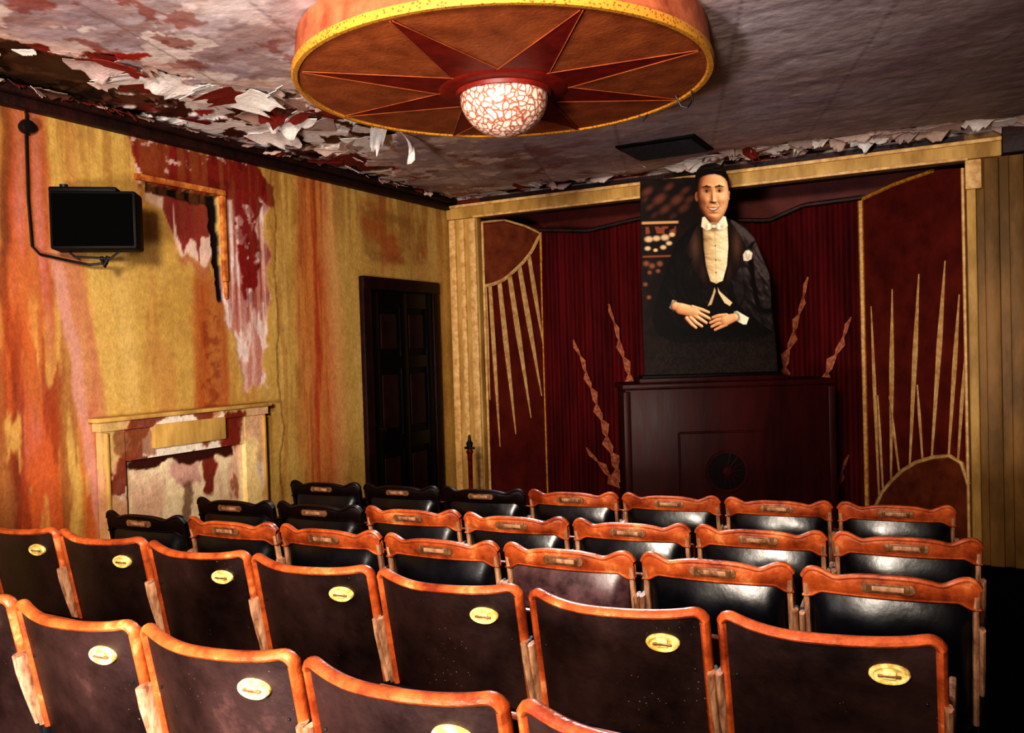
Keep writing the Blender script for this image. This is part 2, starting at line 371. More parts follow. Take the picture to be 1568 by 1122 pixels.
mb.box2((X0,2.90,1.13),(-4.10,4.19,1.155),'ochre',.008)
mb.box2((-4.155,3.27,.95),(-4.12,3.80,1.09),'ochre',.006)
mb.box2((-4.15,2.965,-.12),(-4.13,2.985,1.07),'ochre',.005);mb.box2((-4.15,4.135,-.12),(-4.13,4.155,1.07),'ochre',.005)
mb.box2((X0,2.93,-.13),(-4.12,3.11,.02),'ochre',.01);mb.box2((X0,3.96,-.13),(-4.12,4.18,.02),'ochre',.01)
o=mb.obj('shelf_and_mouldings');o.parent=fp

# ---------------------------------------------------------------- ceiling
def paint_ceil(X,Y):
    n=fbm(X*1.2,Y*1.2,0);fn=fbm(X*12,Y*12,4);md=fbm(X*5,Y*5,2)
    C=np.tile(A3((176,162,170)),(len(X),1))
    C=mix(C,.8*sst(.4,.62,n),A3((208,196,198)));C=mix(C,.5*sst(.5,.66,fbm(X*2.5+5,Y*2.5,7)),A3((142,122,132)))
    C=mix(C,.5*sst(.5,.66,fbm(X*2,Y*9,3)),A3((200,176,170)))
    C=mix(C,.5*sst(.5,.7,fbm(X*1.2,Y*16,8)),A3((152,134,142)))
    near=1-sst(-2.9,-1.4,X)
    C=mix(C,.5*sst(.55,.59,fbm(X*3+4,Y*3+8,10))*near,A3((140,108,104)))
    C=mix(C,.8*sst(.60,.615,fbm(X*4+1,Y*5+2,5))*(1-sst(-3.0,-2.0,X)),A3((228,216,210)))
    C=mix(C,.7*sst(.64,.65,fbm(X*5+11,Y*5+4,3))*(1-sst(-2.9,-2.2,X)),A3((140,58,42)))
    C=mix(C,.3*(1-sst(0,.05,np.abs(fbm(X*1.4+2,Y*1.4,6)-.5)))*near,A3((150,106,80)))
    C=mix(C,.75*sst(-1.4,.7,X)*sst(2.0,4.0,Y+X*.3),A3((104,80,80)))  # right part of the ceiling darkened, its shade put into the colour
    C=mix(C,.6*(1-sst(.003,.009,np.abs(((X*.94+Y*.3)%.62)-.31))),A3((120,100,108)))
    C=mix(C,.5*(1-sst(.004,.012,np.abs(((Y-X*.2)%.11)-.05)))*pm(X,Y,[(-.9,2.3),(-.4,2.3),(-.3,3.1),(-.8,3.2)],.1),A3((90,70,76)))
    H=(fn-.5)*.006
    wx=X+(md-.5)*.6+(fn-.5)*.12;wy=Y+(fbm(X*5,Y*5,9)-.5)*.5+(fn-.5)*.06
    edge=np.interp(Y,[0,2.2,2.8,3.1,3.4,3.8,4.3,4.8,5.4,6.6],[-3.8,-3.65,-3.35,-3.25,-3.12,-3.12,-3.12,-3.7,-3.98,-4.08])
    m=1-sst(-.01,.01,wx-edge)
    C=mix(C,.8*(1-sst(-.01,.01,wx-edge-.16))*(1-m)*sst(.45,.5,fbm(X*4+9,Y*4,3)),A3((212,188,178)))
    C=mix(C,m,A3((166,134,124)));H=H+.014*m
    a_=sst(.42,.45,fbm(X*3,Y*3,6));C=mix(C,m*a_,A3((222,210,204)))
    a_=sst(.54,.56,fbm(X*4+3,Y*3.5,8));C=mix(C,m*a_,A3((106,66,50)));H=H+.012*m*a_
    C=mix(C,m*sst(.60,.62,fbm(X*5,Y*5+3,1)),A3((142,42,30)))
    C=mix(C,m*sst(.61,.63,fbm(X*7,Y*7+7,3)),A3((24,12,9)))
    m2=pm(wx,wy,[(-4.2,3.25),(-3.75,3.1),(-3.25,3.5),(-3.1,4.25),(-3.6,4.6),(-4.2,4.4)],.02)
    C=mix(C,m2*sst(.34,.37,fbm(X*4,Y*4+1,4)),A3((246,240,234)))
    C=mix(C,m2*sst(.57,.58,fbm(X*6,Y*6+5,5)),A3((80,42,30)))
    m3=pm(wx,wy,[(-4.3,1.6),(-3.75,1.6),(-3.72,2.3),(-3.62,2.75),(-3.9,2.95),(-4.3,2.9)],.015)
    C=mix(C,m3,A3((70,46,32)));C=mix(C,m3*sst(.5,.6,md),A3((98,70,48)));H=H+.02*m3
    m4=pm(wx*.6+X*.4,wy*.6+Y*.4,[(-3.5,2.46),(-3.4,2.44),(-3.25,2.72),(-3.45,2.72),(-3.62,2.86),(-3.6,2.7)],.008)
    C=mix(C,m4*sst(.4,.43,fbm(X*9,Y*9,2)),A3((164,40,28)))
    ed=np.interp(X,[-4.2,-3.0,-2.2,-1.9,-1.6,-1.1,-.6,.3,1.6],[6.52,6.42,6.5,6.3,6.12,6.1,6.2,6.25,6.3])
    m=sst(-.012,.012,wy*.5+Y*.5-ed)*(1-sst(6.62,6.66,Y))
    C=mix(C,m,A3((196,170,156)));C=mix(C,m*sst(.40,.43,fbm(X*4,Y*6,6)),A3((248,240,234)))
    C=mix(C,m*sst(.54,.56,fbm(X*6,Y*7,2)),A3((36,18,13)));C=mix(C,m*sst(.62,.64,fbm(X*6,Y*6,9)),A3((136,34,26)));H=H+.012*m
    C=mix(C,.5*sst(5.4,6.4,Y)*(1-m)*sst(-3,-1.5,X)*(1-sst(-1.4,-.5,X)),A3((190,136,120)))
    return C*(.84+.32*fn)[:,None],H
xs=np.concatenate([np.arange(-4.2,-2.6,.0125),np.linspace(-2.6,.5,170)[1:],np.linspace(.5,1.6,20)[1:]])
yc=np.concatenate([np.linspace(-1.6,1.4,50)[:-1],np.arange(1.4,6.7,.0135),[6.9,7.3,7.7]])
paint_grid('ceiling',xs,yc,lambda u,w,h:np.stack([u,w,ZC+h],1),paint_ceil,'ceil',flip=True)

def flakes():
    me_v=[];fs=[];col=[]
    cols=[(228,218,212),(208,184,172),(166,136,124),(124,40,30),(88,58,44),(238,234,228),(188,166,160)]
    R_=random.uniform
    def shard(p,L,W_,ang,tilt,curl,c,side=0):
        """torn sheet: one edge attached to the ceiling, ragged free edge curling down"""
        n=16;b=len(me_v);ca,sa=math.cos(ang),math.sin(ang);rows=6;sd=R_(0,90)
        js=np.arange(n+1)
        end=.55+.45*vn(js*.45+sd,js*0+1.,1)+.16*(vn(js*1.7+sd,js*0+5.,2)-.5)
        root=.12*(vn(js*.5+sd,js*0+9.,3)-.5)
        for j in range(n+1):
            q=abs(2*j/n-1);e=float(end[j])*(1-.75*q**4)
            for i in range(rows+1):
                a=float(root[j])+i/rows*e;t=(j/n-.5)*W_
                th=tilt+curl*a*(.7+.6*float(vn(j*.3+sd,3.,4)))
                x=L*a*math.cos(th*.8);z=-L*max(a,0)*math.sin(th*.8)
                me_v.append((p[0]+ca*x-sa*t,p[1]+sa*x+ca*t,p[2]+z+side*t));k=1 if i<rows else .75
                col.append([g*k for g in lin(c)])
        for j in range(n):
            for i in range(rows): k=b+j*(rows+1)+i;fs.append((k,k+rows+1,k+rows+2,k+1))
    def eg(y): return float(np.interp(y,[2.2,2.8,3.1,3.4,3.8,4.3,4.8,5.4],[-3.65,-3.35,-3.25,-3.12,-3.12,-3.12,-3.7,-3.98]))
    for k in range(22):
        y=2.15+k*.136+R_(-.05,.05);x=eg(y)+R_(-.3,.08)
        L=R_(.10,.30);shard((x,y,2.850),L,R_(.14,.42),R_(2.4,4.4) if random.random()<.7 else R_(0,6.28),R_(.02,.11),R_(.02,.42),random.choice([cols[0],cols[1],cols[5],cols[6],cols[2],cols[3]]))
    for _ in range(42):
        y=R_(2.2,5.0);x=R_(-4.1,eg(y))
        s_=R_(.05,.14);shard((x,y,2.852),s_,s_*R_(1,3),R_(0,6.28),R_(.02,.15),R_(0,.6),random.choice(cols))
    for _ in range(60):
        s_=R_(.02,.06);shard((-4.095,R_(2.2,6.4),2.838),s_,s_*R_(1,3),R_(-.8,.8),R_(.3,.9),R_(0,.6),random.choice(cols[1:5]))
    for k in range(22):
        x=-1.95+k*.108;y=float(np.interp(x,[-1.9,-1.6,-1.1,-.6,.3],[6.3,6.15,6.15,6.22,6.28]))+R_(-.05,.15)
        shard((x,y,2.848),R_(.08,.20),R_(.1,.32),R_(.9,2.2),R_(.05,.2),R_(.1,.6),random.choice([cols[0],cols[5],cols[1],cols[3],cols[6]]))
    for _ in range(55):
        x=R_(-3.9,.35)
        if x<-1.9 and random.random()<.5: x+=2.2
        s_=R_(.03,.10);shard((x,6.5-random.random()**.8*.28,2.845),s_,s_*R_(1,3),R_(0,6.28),R_(.05,.3),R_(0,.7),random.choice(cols))
    shard((-3.15,4.2,2.84),.24,.10,2.4,.45,.4,(240,236,230));shard((-3.1,4.32,2.84),.22,.05,.4,.6,.9,(214,206,200))
    shard((-3.55,2.66,2.845),.20,.3,.2,.08,.2,(150,46,32))
    shard((-3.4,3.3,2.845),.26,.35,1.2,.08,.2,(246,242,236));shard((-3.45,3.75,2.845),.28,.3,2.4,.06,.25,(250,246,240));shard((-3.8,3.9,2.845),.3,.34,1.7,.06,.2,(244,236,228))
    shard((-2.6,6.45,2.84),.14,.2,4.7,.4,.5,(240,228,220));shard((-3.0,6.5,2.84),.12,.2,4.9,.4,.5,(226,200,190))
    me=bpy.data.meshes.new('f');me.from_pydata(me_v,[],fs)
    at=me.color_attributes.new('Col','FLOAT_COLOR','POINT')
    at.data.foreach_set('color',np.concatenate([np.array(col),np.ones((len(col),1))],1).astype(np.float32).ravel())
    me.materials.append(M['plaster']);o=bpy.data.objects.new('peeling_paint_flakes',me);scene.collection.objects.link(o)
    s=o.modifiers.new('s','SOLIDIFY');s.thickness=.003
flakes()
mb=MB()
mb.box2((-2.12,5.5,2.825),(-1.56,5.97,2.845),'black',.005)
for i in range(11): mb.box((-1.84,5.54+i*.039,2.818),(.5,.012,.016),'iron',0,rot=Matrix.Rotation(.5,4,'X'))
mb.obj('ceiling_vent')

# ---------------------------------------------------------------- floor and other walls
mb=MB()
fp_y=[-1.6,1.2,4.0,7.8];fz=[0,0,-.12,-.12]
vs=[]
for y,z in zip(fp_y,fz): vs+=[(-4.25,y,z),(1.65,y,z)]
mb.add(vs,[(0,1,3,2),(2,3,5,4),(4,5,7,6)],'carpet');mb.obj('floor',smooth=False)
mb=MB();mb.add([(1.6,-1.6,-.2),(1.6,6.62,-.2),(1.6,6.62,2.84),(1.6,-1.6,2.84)],[(0,1,2,3)],'rear');mb.obj('wall_right',smooth=False)
mb=MB();mb.add([(-4.2,-1.6,-.2),(1.6,-1.6,-.2),(1.6,-1.6,2.84),(-4.2,-1.6,2.84)],[(0,1,2,3)],'rear');mb.obj('wall_rear',smooth=False)
mb=MB()
mb.box2((-4.25,6.64,-.2),(-3.88,6.74,2.84),'recess');mb.box2((.0,6.64,-.2),(1.65,6.74,2.84),'dochre');mb.box2((-3.88,6.64,2.65),(0,6.74,2.84),'cornice')
mb.box2((-4.25,7.62,-.2),(.3,7.7,2.84),'recess')
mb.obj('wall_back',smooth=False)
mb=MB()
mb.box2((-4.19,6.55,2.655),(.22,6.66,2.775),'ochre',.012);mb.box2((-4.19,6.53,2.755),(.22,6.56,2.782),'cream',.006)
mb.box2((-3.9,6.54,2.65),(.02,6.56,2.672),'cream',.005)
mb.obj('trim_proscenium_beam')
mb=MB()
mb.box2((-4.19,6.58,-.12),(-3.88,6.66,2.66),'ochre',.01)
for x,w in ((-4.14,.07),(-4.035,.05),(-3.925,.07)): mb.box2((x-w/2,6.555,-.12),(x+w/2,6.585,2.655),'cream',.012)
mb.box2((-4.19,6.54,-.12),(-3.87,6.6,.05),'ochre',.01)
mb.obj('trim_proscenium_column_left')
mb=MB()
mb.box2((0,6.58,-.12),(.6,6.66,2.66),'dochre',.01)
for x,w,k in ((.035,.06,'ochre'),(.155,.09,'dochre'),(.30,.09,'dochre'),(.45,.09,'dochre'),(.565,.06,'dochre')): mb.box2((x-w/2,6.555,-.12),(x+w/2,6.585,2.655),k,.012)
mb.box2((.0,6.53,2.45),(.1,6.56,2.65),'cream',.01)
mb.box2((.22,6.5,2.66),(1.6,6.66,2.84),'cornice',.01)
mb.obj('trim_proscenium_column_right')

def frame(a,b):
    Aa=V((a[0],a[1],0));B=V((b[0],b[1],0));t=(B-Aa).normalized();n=V((t.y,-t.x,0))
    return Aa,t,n,(B-Aa).length
def ray_poly(x0,z0,x1,z1,wm,w0=.004,w1=.003,pk=.35,n=12):
    dx,dz=x1-x0,z1-z0;L=math.hypot(dx,dz);nx,nz=-dz/L,dx/L;l=[];r=[]
    for i in range(n+1):
        t=i/n;w=w0+(wm-w0)*(t/pk) if t<pk else wm+(w1-wm)*((t-pk)/(1-pk))
        l.append((x0+dx*t+nx*w,z0+dz*t+nz*w));r.append((x0+dx*t-nx*w,z0+dz*t-nz*w))
    return l+r[::-1]
def FR(Aa,t,n,off): return lambda a,b,h: tuple(Aa+t*a+n*(off+h)+V((0,0,b)))
Aa,t,n,Ln=frame((-3.88,6.66),(-3.6,7.3));n=V((abs(t.y),-t.x,0))
fr=FR(Aa,t,n,0)
mb=MB()
top=[(0,2.62),(.25,2.66),(.5,2.62),(Ln,2.56)]
mb.prism([(0,-.12),(Ln,-.12),(Ln,2.56),(.5,2.62),(.25,2.66),(0,2.62)],FR(Aa,t,n,-.03),'recess',.03)
arc=[(.0,2.04),(.1,2.06),(.22,2.1),(.34,2.18),(.46,2.27),(.57,2.38),(.65,2.5),(.69,2.55)]
mb.prism(arc+[(.68,2.56),(.5,2.6),(.25,2.64),(.0,2.6)],FR(Aa,t,n,.001),'fan',.004)
mb.tube([fr(a,b,.012) for a,b in arc],.018,'cream',6)
for (a,b),(c,d),w in [((.07,2.05),(.13,.56),.022),((.18,2.08),(.32,.66),.028),((.30,2.15),(.51,.8),.03),((.42,2.24),(.65,1.0),.03),((.54,2.35),(.685,1.5),.025),((.02,2.03),(.03,1.0),.014)]:
    mb.prism(ray_poly(a,b,c,d,w,w*.8,.003,.4),FR(Aa,t,n,.002),'cream',.008)
mb.tube([fr(Ln,z,.01) for z in np.linspace(-.12,2.57,40)],.022,'gold',6)
mb.tube([fr(a,b,.01) for a,b in top],.012,'cream',6)
mb.tube([fr(.0,z,.01) for z in (-.1,2.62)],.012,'cream',6)
mb.obj('wall_recess_panel_left')
Aa,t,n,Ln=frame((-.75,7.5),(0,6.66));n=-n if n.x>0 else n
fr=FR(Aa,t,n,0)
mb=MB()
mb.prism([(0,-.12),(Ln,-.12),(Ln,2.62),(.83,2.67),(.4,2.65),(0,2.60)],FR(Aa,t,n,-.03),'recess',.03)
mb.tube([fr(0,z,.01) for z in np.linspace(-.12,2.61,40)],.024,'gold',6)
mb.tube([fr(a,b,.01) for a,b in ((0,2.60),(.4,2.645),(.83,2.665))],.016,'gold',6)
arc=[(.12,.1),(.2,.22),(.32,.33),(.45,.43),(.6,.51),(.78,.57),(.95,.6),(1.06,.56),(1.12,.42)]
mb.tube([fr(a,b,.012) for a,b in arc],.016,'cream',6)
mb.prism([(.14,.0),(1.12,.0)]+[(a,b-.01) for a,b in arc[::-1]],FR(Aa,t,n,.002),'fan',.005)
for (a,b),(c,d),w in [((.15,.18),(.10,1.72),.018),((.2,.25),(.16,1.0),.012),((.30,.34),(.36,1.84),.025),((.40,.4),(.30,1.0),.012),((.52,.48),(.66,1.93),.025),((.66,.55),(.62,1.1),.012),((.76,.58),(.93,2.0),.025),((.93,.6),(1.06,1.75),.02),((1.02,.58),(1.1,1.3),.014)]:
    mb.prism(ray_poly(a,b,c,d,w,.006,.002,.6),FR(Aa,t,n,.002),'cream',.008)
mb.tube([fr(Ln-.01,z,.01) for z in (-.1,2.62)],.012,'cream',6)
mb.obj('wall_recess_panel_right')
Aa,t,n,Ln=frame((-3.6,7.3),(-.75,7.5));n=V((t.y,-t.x,0))
ztop=lambda s:float(np.interp(s,[0,.5,.99,1.3,2.13,2.4,2.86],[2.6,2.55,2.62,2.58,2.5,2.60,2.62]))
def cpos(u,v):
    s=-.0+u*Ln;z=-.1+v*(ztop(s)+.1)
    am=.022*(1-.35*v);o=am*math.sin(s*2*math.pi/.085+.6*math.sin(s*5))+.012*math.sin(s*23+v*2)
    return tuple(Aa+t*s+n*(o)+V((0,0,z)))
mb=MB();mb.grid(cpos,560,24,'curtain')
mb.tube([tuple(Aa+t*(k/60*Ln)+n*.04+V((0,0,ztop(k/60*Ln)-.01))) for k in range(61)],.02,'cornice',6)
cu=mb.obj('stage_curtain')
def leaf(pts,w):
    out=[];P=[V((a,b)) for a,b in pts]
    tot=sum((P[i+1]-P[i]).length for i in range(len(P)-1));N=max(3,int(tot/.15))
    def at(d):
        for i in range(len(P)-1):
            l=(P[i+1]-P[i]).length
            if d<=l:return P[i]+(P[i+1]-P[i])*(d/l)
            d-=l
        return P[-1]
    for k in range(N):
        a=at(tot*k/N);b=at(tot*min(1,(k+1.25)/N));dr=(b-a).normalized();nn=V((-dr.y,dr.x));ww=w*(.5+.9*(k/N))
        sgn=1 if k%2 else -1
        m1=a+(b-a)*.35+nn*ww*sgn*1.2;m2=a+(b-a)*.65-nn*ww*.6*sgn;m0=a+(b-a)*.15-nn*ww*.3*sgn
        q=[a,m0,m2,b,m1] if sgn>0 else [a,m1,b,m2,m0]
        out.append([(p.x,p.y) for p in q])
    return out
mb=MB()
for pts,w in [(((.32,1.53),(.40,1.35),(.47,1.12),(.56,.85),(.66,.5),(.76,.18)),.05),(((.68,1.85),(.75,1.6),(.82,1.3),(.91,1.05)),.042),(((.42,.51),(.55,.36),(.74,.14)),.05),
              (((2.43,1.99),(2.36,1.7),(2.28,1.45),(2.19,1.1)),.042),(((2.76,1.64),(2.66,1.38),(2.5,1.05)),.045),(((2.72,.5),(2.66,.35),(2.6,.1)),.035)]:
    for q in leaf(pts,w): mb.prism(q,FR(Aa,t,n,.045),'applique',.006)
    mb.tube([tuple(Aa+t*a+n*.045+V((0,0,b))) for a,b in pts],.009,'applique',5)
mb.obj('curtain_applique_leaves')

# ---------------------------------------------------------------- door (left wall)
mb=MB()
y0,y1,zb,zt=DY0,DY1,-.12,DZ
mb.box2((-4.198,y0-.07,zb),(-4.15,y0+.03,zt),'doorf',.008);mb.box2((-4.198,y1-.03,zb),(-4.15,y1+.07,zt),'doorf',.008);mb.box2((-4.198,y0-.07,zt-.03),(-4.145,y1+.07,zt+.07),'doorf',.008)
mb.box2((-4.198,y0+.03,zb),(-4.185,y1-.03,zt-.03),'doorp')
yy=[y0+.03,y0+.13,(y0+y1)/2-.05,(y0+y1)/2+.05,y1-.13,y1-.03]
for a,b in ((0,1),(2,3),(4,5)): mb.box2((-4.19,yy[a],zb),(-4.165,yy[b],zt-.03),'doorp',.004)
for z,h in ((zb+.1,.2),(.72,.12),(1.38,.1),(zt-.1,.14)): mb.box2((-4.19,yy[0],z-h/2),(-4.166,yy[5],z+h/2),'doorp',.004)
for a,b in ((1,2),(3,4)):
    for z0,z1 in ((.1,.64),(.8,1.32),(1.45,1.82)): mb.box2((-4.19,yy[a]+.04,z0+.04),(-4.172,yy[b]-.04,z1-.04),'doorf',.006)
mb.lathe([(0,.0),(.012,.0),(.012,.03),(.024,.04),(.024,.055),(0,.065)],'iron',16,T=Matrix.Translation((-4.165,y0+.09,.85))@Matrix.Rotation(math.pi/2,4,'Y'))
mb.obj('door_1')

# ---------------------------------------------------------------- speaker
mb=MB()
mb.box((0,.08,0),(.41,.16,.295),'black',.012);mb.box((0,-.004,0),(.38,.012,.265),'grille',.006)
mb.box((0,.155,.0),(.1,.05,.2),'iron',.005)
mb.box((-.05,.07,.157),(.32,.1,.03),'black',.008);mb.lathe([(0,.04),(.02,.04),(.02,0),(.035,0)],'iron',12,c=(-.15,.07,.15))
mb.tube([(-.15,.1,-.145),(-.12,.1,-.175),(.05,.1,-.185),(.1,.1,-.145)],.006,'iron')
mb.tube([(.0,.12,-.175),(.02,.11,-.22),(.04,.1,-.175)],.012,'iron')
mb.obj('wall_speaker',(-3.885,2.765,2.18),yaw+.2)
mb=MB()
w=[(-4.17,2.60,2.80),(-4.17,2.62,2.72),(-4.18,2.62,2.62),(-4.185,2.62,2.3),(-4.185,2.63,2.06),(-4.17,2.66,2.02),(-4.15,2.78,2.0),(-4.12,2.9,1.98),(-4.06,2.97,1.99)]
mb.tube(w,.007,'iron',6,up=(1,0,0))
mb.lathe([(0,-.03),(.03,-.027),(.038,0),(.03,.027),(0,.03)],'iron',16,T=Matrix.Translation((-4.17,2.62,2.66))@Matrix.Rotation(math.pi/2,4,'Y'))
mb.obj('speaker_cable')

# ---------------------------------------------------------------- ceiling light
LC=(-1.845,3.405);ZB=2.665;RL=.915
mb=MB()
mb.lathe([(RL-.02,.175),(RL,.17),(RL+.012,.034)],'drum',128)
mb.lathe([(RL+.012,.034),(RL+.022,.030),(RL+.024,.004),(RL+.018,-.004),(RL-.002,-.004),(RL-.010,.004)],'bandm',128)
mb.lathe([(RL-.008,.004),(RL*.8,-.004),(RL*.5,-.012),(.2,-.02)],'shade',128)
for k in range(8):
    a=math.radians(-88+45*k);ca,sa=math.cos(a),math.sin(a);Rm=RL-.02
    def P2(r,s,dz=0): return (ca*r-sa*s,sa*r+ca*s,-.02+.02*(r-.2)/(RL-.2)+dz)
    b=.13
    mb.add([P2(.2,-b,-.004),P2(Rm,-.006,-.004),P2(Rm,.006,-.004),P2(.2,b,-.004)],[(0,1,2,3)],'ray')
    mb.tube([P2(.2,-b,-.004),P2(Rm,-.006,-.004)],.0025,'shade',4);mb.tube([P2(.2,b,-.004),P2(Rm,.006,-.004)],.0025,'shade',4)
mb.lathe([(.30,-.018),(.29,-.026),(.26,-.032),(.22,-.034),(.215,-.05),(.2,-.05)],'ray',64)
mb.lathe([(.20*math.cos(t),-.055-.175*math.sin(t)) for t in np.linspace(-.25,math.pi/2-.001,18)],'globe',64)
mb.tube([(.62,.60,-.0),(.64,.62,-.05),(.67,.63,-.06),(.70,.61,-.03),(.71,.58,-.05),(.71,.56,0)],.004,'iron',6)
mb.tube([(.35,.83,-.0),(.37,.84,-.03),(.40,.83,-.0)],.004,'iron',6)
mb.obj('ceiling_light',(LC[0],LC[1],ZB))

# ---------------------------------------------------------------- console cabinet
mb=MB()
W=1.51;D=.45;zt=1.305
mb.box((0,0,zt/2-.0),(W-.04,D-.03,zt-.03),'cab',.01)
mb.box((0,0,zt-.02),(W,D,.045),'cab',.012);mb.box((0,0,.05),(W,D,.1),'cab',.01)
for x in (-W/2+.03,W/2-.03): mb.box((x,-D/2+.01,zt/2),(.05,.03,zt-.1),'cab',.008)
def rect(x0,x1,z0,z1,th=.012):
    for a,b in (((x0,z0),(x1,z0)),((x0,z1),(x1,z1)),((x0,z0),(x0,z1)),((x1,z0),(x1,z1))):
        mb.tube([(a[0],-D/2+.012,a[1]),(b[0],-D/2+.012,b[1])],th,'cab',6,up=(0,1,0))
rect(-.36,.24,.45,.95,.008)
Tt=Matrix.Translation((-.03,-D/2+.005,.67))@Matrix.Rotation(math.pi/2,4,'X')
mb.lathe([(.15,.0),(.15,.014),(.13,.014),(.13,.0)],'cab',48,T=Tt);mb.lathe([(.13,.002),(0,.002)],'black',32,T=Tt)
for k in range(14):
    a=2*math.pi*k/14
    mb.tube([(.03*math.cos(a),.03*math.sin(a),.008),(.13*math.cos(a),.13*math.sin(a),.008)],.005,'cab',5,T=Tt)
mb.lathe([(0,.016),(.03,.014),(.035,.0)],'cab',24,T=Tt)
mb.box((-.10,-.06,zt+.02),(1.06,.30,.035),'cab',.006);mb.box((-.10,-.06,zt+.045),(1.0,.2,.02),'black',.004)
CC=V((-1.597,6.158,-.12))
mb.obj('wooden_console_cabinet',tuple(CC),yaw)

# ---------------------------------------------------------------- cut-out portrait (flat printed board)
def seg(px,py,a,b,r0_,r1_=None,soft=.6):
    r1_=r0_ if r1_ is None else r1_
    ex,ey=b[0]-a[0],b[1]-a[1];t=np.clip(((px-a[0])*ex+(py-a[1])*ey)/(ex*ex+ey*ey+1e-9),0,1)
    return 1-sst(-soft,soft,np.hypot(px-a[0]-ex*t,py-a[1]-ey*t)-(r0_+(r1_-r0_)*t))
def ell(px,py,c,rx,ry,soft=.15,ang=0):
    ca,sa=math.cos(ang),math.sin(ang);x=(px-c[0]);y=(py-c[1]);x,y=x*ca+y*sa,-x*sa+y*ca
    return 1-sst(1-soft,1+soft,np.hypot(x/rx,y/ry))
def gs(px,py,cx,cy,sx,sy): return np.exp(-((px-cx)/sx)**2-((py-cy)/sy)**2)
def ramp(s,stops):
    xs=[a for a,_ in stops];cs=np.array([lin(c) for _,c in stops])
    return np.stack([np.interp(s,xs,cs[:,k]) for k in range(3)],1)
LD=np.array((.42,.38,.82));LD=LD/np.linalg.norm(LD)
# tones of the photographic print itself
def tone(Hf,px,py,k=1.0,e=.5):
    gx=(Hf(px+e,py)-Hf(px-e,py))/(2*e)*k;gy=(Hf(px,py+e)-Hf(px,py-e))/(2*e)*k
    return np.clip((-gx*LD[0]-gy*LD[1]+LD[2])/np.sqrt(1+gx*gx+gy*gy),0,1)
SKIN=[(0,(34,16,10)),(.3,(92,50,30)),(.55,(162,104,68)),(.78,(212,156,110)),(.92,(238,194,146)),(1,(250,222,180))]
def capH(px,py,a,b,r0,r1):
    ex,ey=b[0]-a[0],b[1]-a[1];t=np.clip(((px-a[0])*ex+(py-a[1])*ey)/(ex*ex+ey*ey+1e-9),0,1)
    r=r0+(r1-r0)*t;d=np.hypot(px-a[0]-ex*t,py-a[1]-ey*t);return np.where(d<r,np.sqrt(np.maximum(r*r-d*d,0)),-np.maximum(d-r,0)*2)
OUT=[(-100,0),(-101,150),(-99,300),(-14,302),(-13.5,306),(-11,313),(-5,319),(3,322),(14,323),(24,320),(32,313),(36,303),(37.5,288),(39,275),(37.5,264),(35,255),(31,246),(32,240),(44,234),(62,224),(74,209),(86,180),(96,152),(98,130),(98,100),(103,60),(106,0)]
def headH(x,y):
    u=(x-12.5);v=(y-272)
    w=25.5-np.maximum(0,-v-4)*.10-np.maximum(0,-v-18)*.22
    h=25*np.sqrt(np.maximum(1-(u/w)**2*.9-(v/50)**2*.75,.02))
    h+=5.4*np.exp(-(u/2.8)**2)*np.clip((16-v)/26,0,1)*np.where(v>-8.5,1,np.exp(-((v+8.5)/1.7)**2))
    h+=2.0*(gs(u,v,-3.4,-8,2.2,2)+gs(u,v,3.4,-8,2.2,2))+1.2*gs(u,v,0,-7.6,2.6,2.4)
    for s in(-1,1):
        h-=3.4*gs(u,v,s*9.8,8,5.6,3.6)
        h+=1.6*gs(u,v,s*9.8,7.4,4.0,2.3)
        h+=2.0*gs(u,v,s*9.6,15,7.5,2.6)
        h+=2.8*gs(u,v,s*12.5,-6,6,6)
        h-=.8*np.exp(-((np.abs(u)-(6.5-(v+9)*.55))/1.3)**2)*band(v,-19,-8,2)*(u*s>0)
        h-=1.0*gs(u,v,s*17.5,-15,5,8)
    h+=1.5*gs(u,v,0,-16.4,5.5,1.4)+1.7*gs(u,v,0,-23.4,5.5,1.8)-1.3*gs(u,v,0,-27.2,6.5,1.6)+2.4*gs(u,v,0,-32,7,4)
    h-=.7*gs(u,v,0,-12.7,1.1,2)
    return h
LH=[((-42,101),(-20,95),9,8.5),((-50,105),(-38,101),6.5,8),((-24,103),(-8,98),3.6,3.0),((-8,98),(1,94),3.0,2.5),
    ((-20,96),(-8,90),3.8,3.3),((-8,90),(3,84),3.3,2.6),((-23,91),(-12,84),3.8,3.3),((-12,84),(-3,78),3.3,2.6),((-27,87),(-19,79),3.8,3.2),((-19,79),(-10,73),3.2,2.5),((-33,86),(-26,77),3.6,2.9),((-26,77),(-19,71),2.9,2.3)]
RH=[((40,85),(26,81),6.5,9),((28,89),(16,88.5),3.4,3.1),((16,88.5),(7,86),3.1,2.5),((26,84),(13,82),3.7,3.2),((13,82),(3,78),3.2,2.5),((26,78.5),(14,76),3.7,3.1),((14,76),(5,72),3.1,2.5),((27,74.5),(18,70.5),3.4,2.9),((18,70.5),(10,67),2.9,2.3)]
def handH(L):
    def g(x,y):
        h=np.full(x.shape,-30.)
        for i,(a,b,r0,r1) in enumerate(L): h=np.maximum(h,capH(x,y,a,b,r0,r1)*(1 if r0<4.5 else .5)+(0 if r0<4.5 else .2))
        return h
    return g
